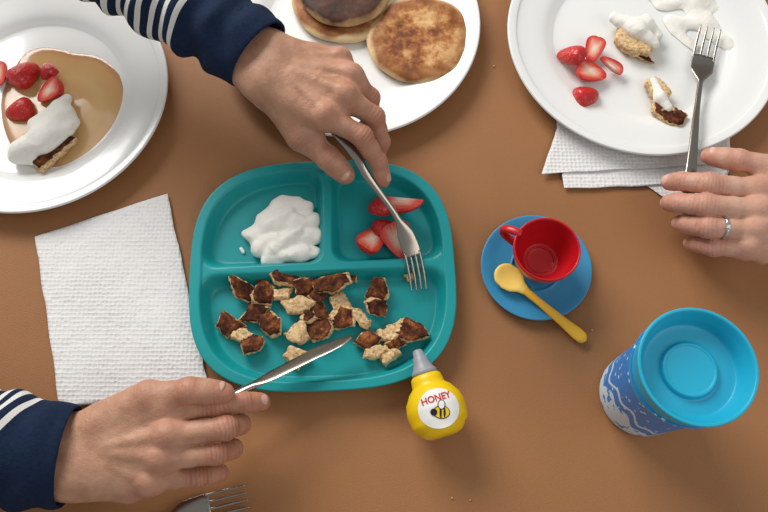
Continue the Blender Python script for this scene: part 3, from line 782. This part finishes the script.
# ================================================================ HANDS
def hand(name, J, up, skin_m, nail_m, sc=1.0, h=.0009, palm_drop=.006, thumb_n=None, tendons=True, nails=(0,1,2,3,4), arm=(.0185,.0235,.0125,.016), fsc=1.0, soft=1.0):
    root = empty(name, J['wrist']); up = up.normalized()
    allp = [J['wrist'], J['arm']]+[p for f in J['f'] for p in f]+J['th']
    lo = np.min([np.array(p) for p in allp],0)-.034; hi = np.max([np.array(p) for p in allp],0)+.034
    f = Field(lo, hi, h); P = f.new()
    w = J['wrist']; fdir = (J['f'][1][0]-w).normalized(); side = up.cross(fdir).normalized()
    if (J['f'][0][0]-J['f'][3][0]).dot(side) < 0: side = -side
    wr = [w+side*(.016-.0105*i)*sc for i in range(4)]
    mr = [.0118,.0118,.0112,.0102]
    for i in range(4):
        f.cone(P, wr[i], J['f'][i][0]-up*.001, .0150*sc, mr[i]*sc, .012*sc)
    for i in range(3):
        f.cone(P, J['f'][i][0]-up*.004, J['f'][i+1][0]-up*.004, .0098*sc, .0092*sc, .008*sc)
    f.cone(P, w+side*-.014*sc-up*.006, J['f'][3][0]-fdir*.02-up*palm_drop*1.5, .0155*sc, .0125*sc, .012*sc)
    f.cone(P, w-up*.004, J['f'][1][0]-fdir*.01-up*palm_drop*1.6, .0165*sc, .011*sc, .012*sc)
    for s_ in (-1,1):
        f.cone(P, w+side*s_*arm[2]*sc, J['arm']+side*s_*arm[3]*sc, arm[0]*sc, arm[1]*sc, .014*sc)
    f.cone(P, w-side*.020*sc-fdir*.010+up*.007, w-side*.020*sc-fdir*.013+up*.007, .010*sc, .010*sc, .010*sc)
    cmc, tm_, ip, tp = J['th']
    f.cone(P, cmc, tm_, .0165*sc, .0125*sc, .013*sc)
    f.cone(P, w.lerp(J['f'][0][0], .35)-up*.006, tm_.lerp(J['f'][0][0], .35)-up*.006, .0140*sc, .0085*sc, .014*sc)
    f.cone(P, tm_.lerp(J['f'][0][0], .5)*.5+cmc.lerp(J['f'][0][0],.5)*.5-up*.004, J['f'][0][0]-fdir*.012-up*.005, .010*sc, .009*sc, .012*sc)
    if tendons:
        for i in range(4):
            m_ = J['f'][i][0]; a = w.lerp(m_, .30)+up*.0128*sc; bb = m_+up*.0096*sc
            f.cone(P, a, bb, .0023*sc, .0030*sc, .0050)
            f.cone(P, m_+up*.0044*sc, m_+up*.0044*sc+fdir*.001, .0098*sc, .0098*sc, .004)
        a = w.lerp(J['f'][2][0], .25)+up*.0140; m_ = w.lerp(J['f'][1][0], .6)+up*.0127; e_ = (J['f'][1][0]+J['f'][2][0])/2-fdir*.012+up*.0095
        f.cone(P, a, m_, .0020, .0020, .0025); f.cone(P, m_, e_, .0020, .0016, .0025)
        f.cone(P, m_, (J['f'][2][0]+J['f'][3][0])/2-fdir*.014+up*.0093, .0018, .0015, .0025)
    R = [(.0100,.0094,.0081,.0068),(.0102,.0096,.0084,.0070),(.0098,.0091,.0079,.0067),(.0088,.0080,.0071,.0060)]
    out = P.copy(); chains = []
    for i in range(4):
        G = f.new(); a, b_, c_, d_ = J['f'][i]; r = [x*sc*fsc for x in R[i]]
        f.cone(G, a, a.lerp(b_,.5), r[0], r[1]*.93, .003); f.cone(G, a.lerp(b_,.5), b_, r[1]*.93, r[1]*1.02, .003)
        f.cone(G, b_, b_.lerp(c_,.5), r[1], r[2]*.97, .003); f.cone(G, b_.lerp(c_,.5), c_, r[2]*.97, r[2], .003)
        f.cone(G, c_, d_, r[2]*.98, r[3], .003); f.cone(G, c_.lerp(d_,.55), c_.lerp(d_,.8), r[2]*.95, r[3]*1.05, .003)
        out = np.minimum(out, smin(P, G, .0075)); chains.append((J['f'][i], r))
    G = f.new(); r = [.0125*sc,.0118*sc,.0105*sc,.0082*sc]
    f.cone(G, cmc, tm_, .0150*sc, r[1], .004); f.cone(G, tm_, tm_.lerp(ip,.5), r[1], r[2]*.94, .004); f.cone(G, tm_.lerp(ip,.5), ip, r[2]*.94, r[2]*1.02, .004)
    f.cone(G, ip, tp, r[2]*.98, r[3], .004); f.cone(G, ip.lerp(tp,.45), ip.lerp(tp,.75), r[2]*1.0, r[3]*1.12, .004)
    out = np.minimum(out, smin(P, G, .009)); chains.append((J['th'], r))
    del P, G
    V, Q = surface_nets(out, f.lo, h)
    red = np.zeros(len(V)); crease = np.zeros(len(V))
    for ci, (ch, r) in enumerate(chains):
        for k_ in (0,1,2,3):
            jp = np.array(ch[k_]); d2 = ((V-jp)**2).sum(1); sg = .012 if k_ else .013
            if ci == 4 and k_ == 0: continue
            red = np.maximum(red, np.exp(-d2/sg**2*.9)*(1.0 if k_ else .8))
            if k_ in (1,2):
                t_ = (ch[k_+1]-ch[k_-1]).normalized(); bend = (ch[k_]-ch[k_-1]).normalized()-(ch[k_+1]-ch[k_]).normalized()
                s_ = (V-jp)@np.array(t_); amp = .0085 if k_ == 1 else .006
                if bend.length > .15:
                    bd = bend.normalized(); dors = (V-jp)@np.array(bd); msk = np.exp(-d2/(amp*1.5)**2)*np.clip(dors/.006,0,1)
                else: msk = np.exp(-d2/(amp*1.5)**2)*np.clip(((V-jp)@np.array(up))/.006,0,1)
                wv_ = (0.5+0.5*np.cos(2*np.pi*(s_+.0007*np_noise(V,500,ci*3+k_))/.0036))**3
                crease = np.maximum(crease, msk*wv_*soft)
    o = mesh_obj('hand_skin', V.tolist(), Q.tolist(), skin_m, parent=root)
    nb = np.zeros(len(V)*3); o.data.vertices.foreach_get('normal', nb); nb = nb.reshape(-1,3)
    V2 = V-nb*(crease*.0007)[:,None]+nb*(np_noise(V,180,9)*.00025)[:,None]
    o.data.vertices.foreach_set('co', V2.ravel()); o.data.update()
    fattr(o, 'red', red); fattr(o, 'crease', crease)
    md = o.modifiers.new('smooth','SMOOTH'); md.factor = .5; md.iterations = 2
    for ci, (ch, r) in enumerate(chains):
        if ci not in nails: continue
        d = (ch[3]-ch[2]).normalized()
        if ci == 4 and thumb_n is not None: n_ = thumb_n.copy()
        else:
            p_ = (ch[2]-ch[1]).normalized(); n_ = p_-d
            if n_.length < .2: n_ = up.copy()
        n_ = (n_-d*n_.dot(d)).normalized(); s_ = d.cross(n_)
        Rr = (r[2]*.45+r[3]*.55)*1.0; wn_ = Rr*.74; ln = Rr*.86; cc = ch[2].lerp(ch[3], .72)
        vs, fs = [], []; K = 10
        for a in range(K+1):
            for b2 in range(K+1):
                u = (a/K*2-1); v_ = (b2/K*2-1)
                uu = u*math.sqrt(max(0,1-v_*v_*.38)); vv = v_*math.sqrt(max(0,1-u*u*.38))
                x = uu*wn_; y = vv*ln
                vs.append(cc+s_*x+d*y+n_*(math.sqrt(Rr*Rr-x*x*1.15)+.0003-.0006*max(0,vv)**2))
        for a in range(K):
            for b2 in range(K): fs.append((a*(K+1)+b2, a*(K+1)+b2+1, (a+1)*(K+1)+b2+1, (a+1)*(K+1)+b2))
        no = mesh_obj('nail_%d' % (ci+1), vs, fs, nail_m, parent=root, recalc=True)
        sm = no.modifiers.new('t','SOLIDIFY'); sm.thickness = .0006; sm.offset = 0
    return root, chains, side, fdir

def sleeve(path, rad, mat, parent, squash=.85, stripe_start=.06, slant=0.0, seed=0, name='sleeve', cut=0.0):
    n = 130; seg = 72; P = catmull(path, n); vs, fs, st = [], [], []; L = [0]
    for a, b_ in zip(P, P[1:]): L.append(L[-1]+(b_-a).length)
    rows = [(12,-.0045,0),(6,-.0045,0),(1,-.004,0)]+[(0,-.0015,0)]+[(i,0,1) for i in range(0,n)]
    for (i, dr, outer_) in rows:
        T = (P[min(i+1,n-1)]-P[max(i-1,0)]).normalized(); S = Vector((0,0,1)).cross(T).normalized(); N = T.cross(S)
        if N.z < 0: N = -N
        s = L[i]; R_ = interp(s/L[-1], np.linspace(0,1,len(rad)), rad)+dr
        for k_ in range(seg):
            a = 2*math.pi*k_/seg
            ww = 0
            if outer_:
                fade = min(1, max(0,(s-.004)/.03))
                p3 = Vector((math.cos(a)*1.3, math.sin(a)*1.3, s*26+seed)); ww = fade*(.0050*mnoise.noise(p3)+.0032*math.sin(s*150+2.2*math.sin(a+seed)+seed+3*mnoise.noise(p3*.7)))
                if s < .004: ww = -.0012*(1-s/.004)
            sh = T*(cut*math.cos(a)*max(0,1-s/.05))
            vs.append(P[i]+S*(math.cos(a)*(R_+ww))+N*(math.sin(a)*(R_+ww)*squash)+sh); st.append(s+slant*math.cos(a)-stripe_start)
    nr = len(rows)
    for i in range(nr-1):
        for k_ in range(seg):
            l = (k_+1)%seg; fs.append((i*seg+k_, i*seg+l, (i+1)*seg+l, (i+1)*seg+k_))
    fs.append(tuple((nr-1)*seg+k_ for k_ in range(seg)))
    o = mesh_obj(name, vs, fs, mat, parent=parent, recalc=True); fattr(o, 'stripe', st); return o

UP = Vector((0,0,1))
JA = dict(wrist=W(271,70,.108), arm=W(230,42,.110),
  f=[[W(325,116,.108),W(362,136,.098),W(378,162,.078),W(383,180,.062)],
     [W(345,97,.110),W(374,117,.092),W(381,142,.068),W(374,160,.050)],
     [W(350,77,.104),W(370,98,.083),W(372,120,.058),W(360,134,.044)],
     [W(339,60,.096),W(355,80,.075),W(354,98,.055),W(342,110,.044)]],
  th=[W(282,100,.094),W(302,136,.084),W(328,158,.077),W(346,175,.066)])
ra, *_ = hand('adult_hand_with_striped_sleeve', JA, Vector((.15,-.1,1)), mSkinM, mNailM, sc=1.06, thumb_n=Vector((-.3,-.2,1)), arm=(.0180,.0180,.0125,.0115))
sleeve([W(259,55,.110),W(200,15,.116),W(122,-32,.128),W(0,-104,.15),W(-90,-157,.17)], [.0385,.0420,.046,.050,.054], mSleeve, ra, stripe_start=.070, seed=2, cut=.002)
JB = dict(wrist=W(84,456,.056), arm=W(20,452,.060),
  f=[[W(166,412,.070),W(216,405,.071),W(245,402,.062),W(262,402,.052)],
     [W(168,436,.075),W(226,428,.074),W(240,424,.050),W(222,420,.034)],
     [W(160,459,.070),W(217,453,.066),W(233,449,.043),W(216,444,.029)],
     [W(149,481,.060),W(198,477,.053),W(219,473,.036),W(206,466,.023)]],
  th=[W(104,424,.060),W(148,398,.074),W(190,391,.084),W(224,393,.079)])
rb, *_ = hand('adult_hand_with_striped_sleeve', JB, Vector((0,.12,1)), mSkinM, mNailM, sc=1.06, thumb_n=Vector((0,.7,.8)))
sleeve([W(70,456,.057),W(20,452,.062),W(-60,440,.068),W(-200,420,.085)], [.043,.051,.055,.057], mSleeve, rb, stripe_start=.052, slant=-.022, seed=5)
JC = dict(wrist=W(842,212,.054), arm=W(905,222,.058),
  f=[[W(756,190,.060),W(709,184,.067),W(682,181,.054),W(669,182,.038)],
     [W(758,210,.061),W(705,205,.065),W(679,203,.048),W(669,203,.030)],
     [W(754,229,.057),W(708,227,.059),W(687,224,.041),W(680,223,.024)],
     [W(746,247,.049),W(713,247,.046),W(698,244,.032),W(691,243,.019)]],
  th=[W(815,186,.054),W(776,168,.062),W(738,160,.064),W(709,156,.056)])
rc, ch, sd, fd = hand('adult_hand_with_ring', JC, Vector((0,.1,1)), mSkinF, mNailF, sc=.97, thumb_n=Vector((0,.35,1)), fsc=1.17, soft=.6)
sleeve([W(885,220,.057),W(940,226,.062),W(1040,236,.075)], [.038,.042,.048], mSleeve2, rc, stripe_start=9, seed=8)
m0, m1 = JC['f'][2][0], JC['f'][2][1]; rcn = m0.lerp(m1,.68); ax = (m1-m0).normalized()
vs, fs = [], []; u_ = UP.cross(ax).normalized(); w_ = ax.cross(u_)
for i in range(48):
    a = 2*math.pi*i/48; rd = u_*math.cos(a)+w_*math.sin(a)
    for k_ in range(10):
        q = 2*math.pi*k_/10; vs.append(rcn+rd*(.0108+.0010*math.cos(q))+ax*(.0019*math.sin(q)))
for i in range(48):
    for k_ in range(10):
        fs.append((i*10+k_, ((i+1)%48)*10+k_, ((i+1)%48)*10+(k_+1)%10, i*10+(k_+1)%10))
mesh_obj('ring_band', vs, fs, mSilver, parent=rc, recalc=True)
bm = bmesh.new(); bmesh.ops.create_icosphere(bm, subdivisions=1, radius=.0028)
me = bpy.data.meshes.new('ring_gem'); bm.to_mesh(me); bm.free(); me.materials.append(mGem)
g = link(bpy.data.objects.new('ring_gem', me)); g.location = rcn+Vector((0,-.35,1)).normalized()*.0127; setparent(g, rc)

V, F = [], []
for x, y in [(494,66),(452,498),(470,500),(592,330)]:
    c = W(x,y,.001); bm = bmesh.new(); bmesh.ops.create_icosphere(bm, subdivisions=1, radius=.0011)
    o0 = len(V)
    for vv in bm.verts: V.append((c.x+vv.co.x*(1+rng.rand()*.6), c.y+vv.co.y, .0009+vv.co.z*.7))
    bm.verts.index_update()
    for q in bm.faces: F.append([o0+v_.index for v_ in q.verts])
    bm.free()
o = mesh_obj('pancake_crumbs', V, F, mPiece); fattr(o, 'brown', [0]*len(V))

# ================================================================ LIGHT / WORLD / CAMERA
def area(name, loc, target, size, power, col):
    l = bpy.data.lights.new(name,'AREA'); l.shape = 'RECTANGLE'; l.size = size[0]; l.size_y = size[1]; l.energy = power; l.color = col
    o = link(bpy.data.objects.new(name, l)); o.location = loc
    o.rotation_euler = (Vector(target)-Vector(loc)).to_track_quat('-Z','Y').to_euler(); return o
area('window_light', (-0.9,1.5,1.2), (0.08,-.05,0), (1.3,0.9), 50, (1.0,.99,.97))
area('room_light', (1.2,-.7,1.5), (0.1,-.1,0), (1.2,1.2), 9, (1.0,.95,.89))
w = bpy.data.worlds.new('World'); bpy.context.scene.world = w; w.use_nodes = True
w.node_tree.nodes['Background'].inputs[0].default_value = (.92,.96,1,1); w.node_tree.nodes['Background'].inputs[1].default_value = .38

cam = bpy.data.cameras.new('camera'); cam.sensor_width = 36; cam.lens = FPX/768*36; cam.clip_start = .02
co = link(bpy.data.objects.new('camera', cam)); co.location = (0, CY, CZ); co.rotation_euler = (TILT,0,0)
bpy.context.scene.camera = co
vs_ = bpy.context.scene.view_settings; vs_.view_transform = 'Standard'; vs_.look = 'None'; vs_.exposure = 0

for o in bpy.context.scene.objects:
    if o.parent is None: o.location.z += 0.75
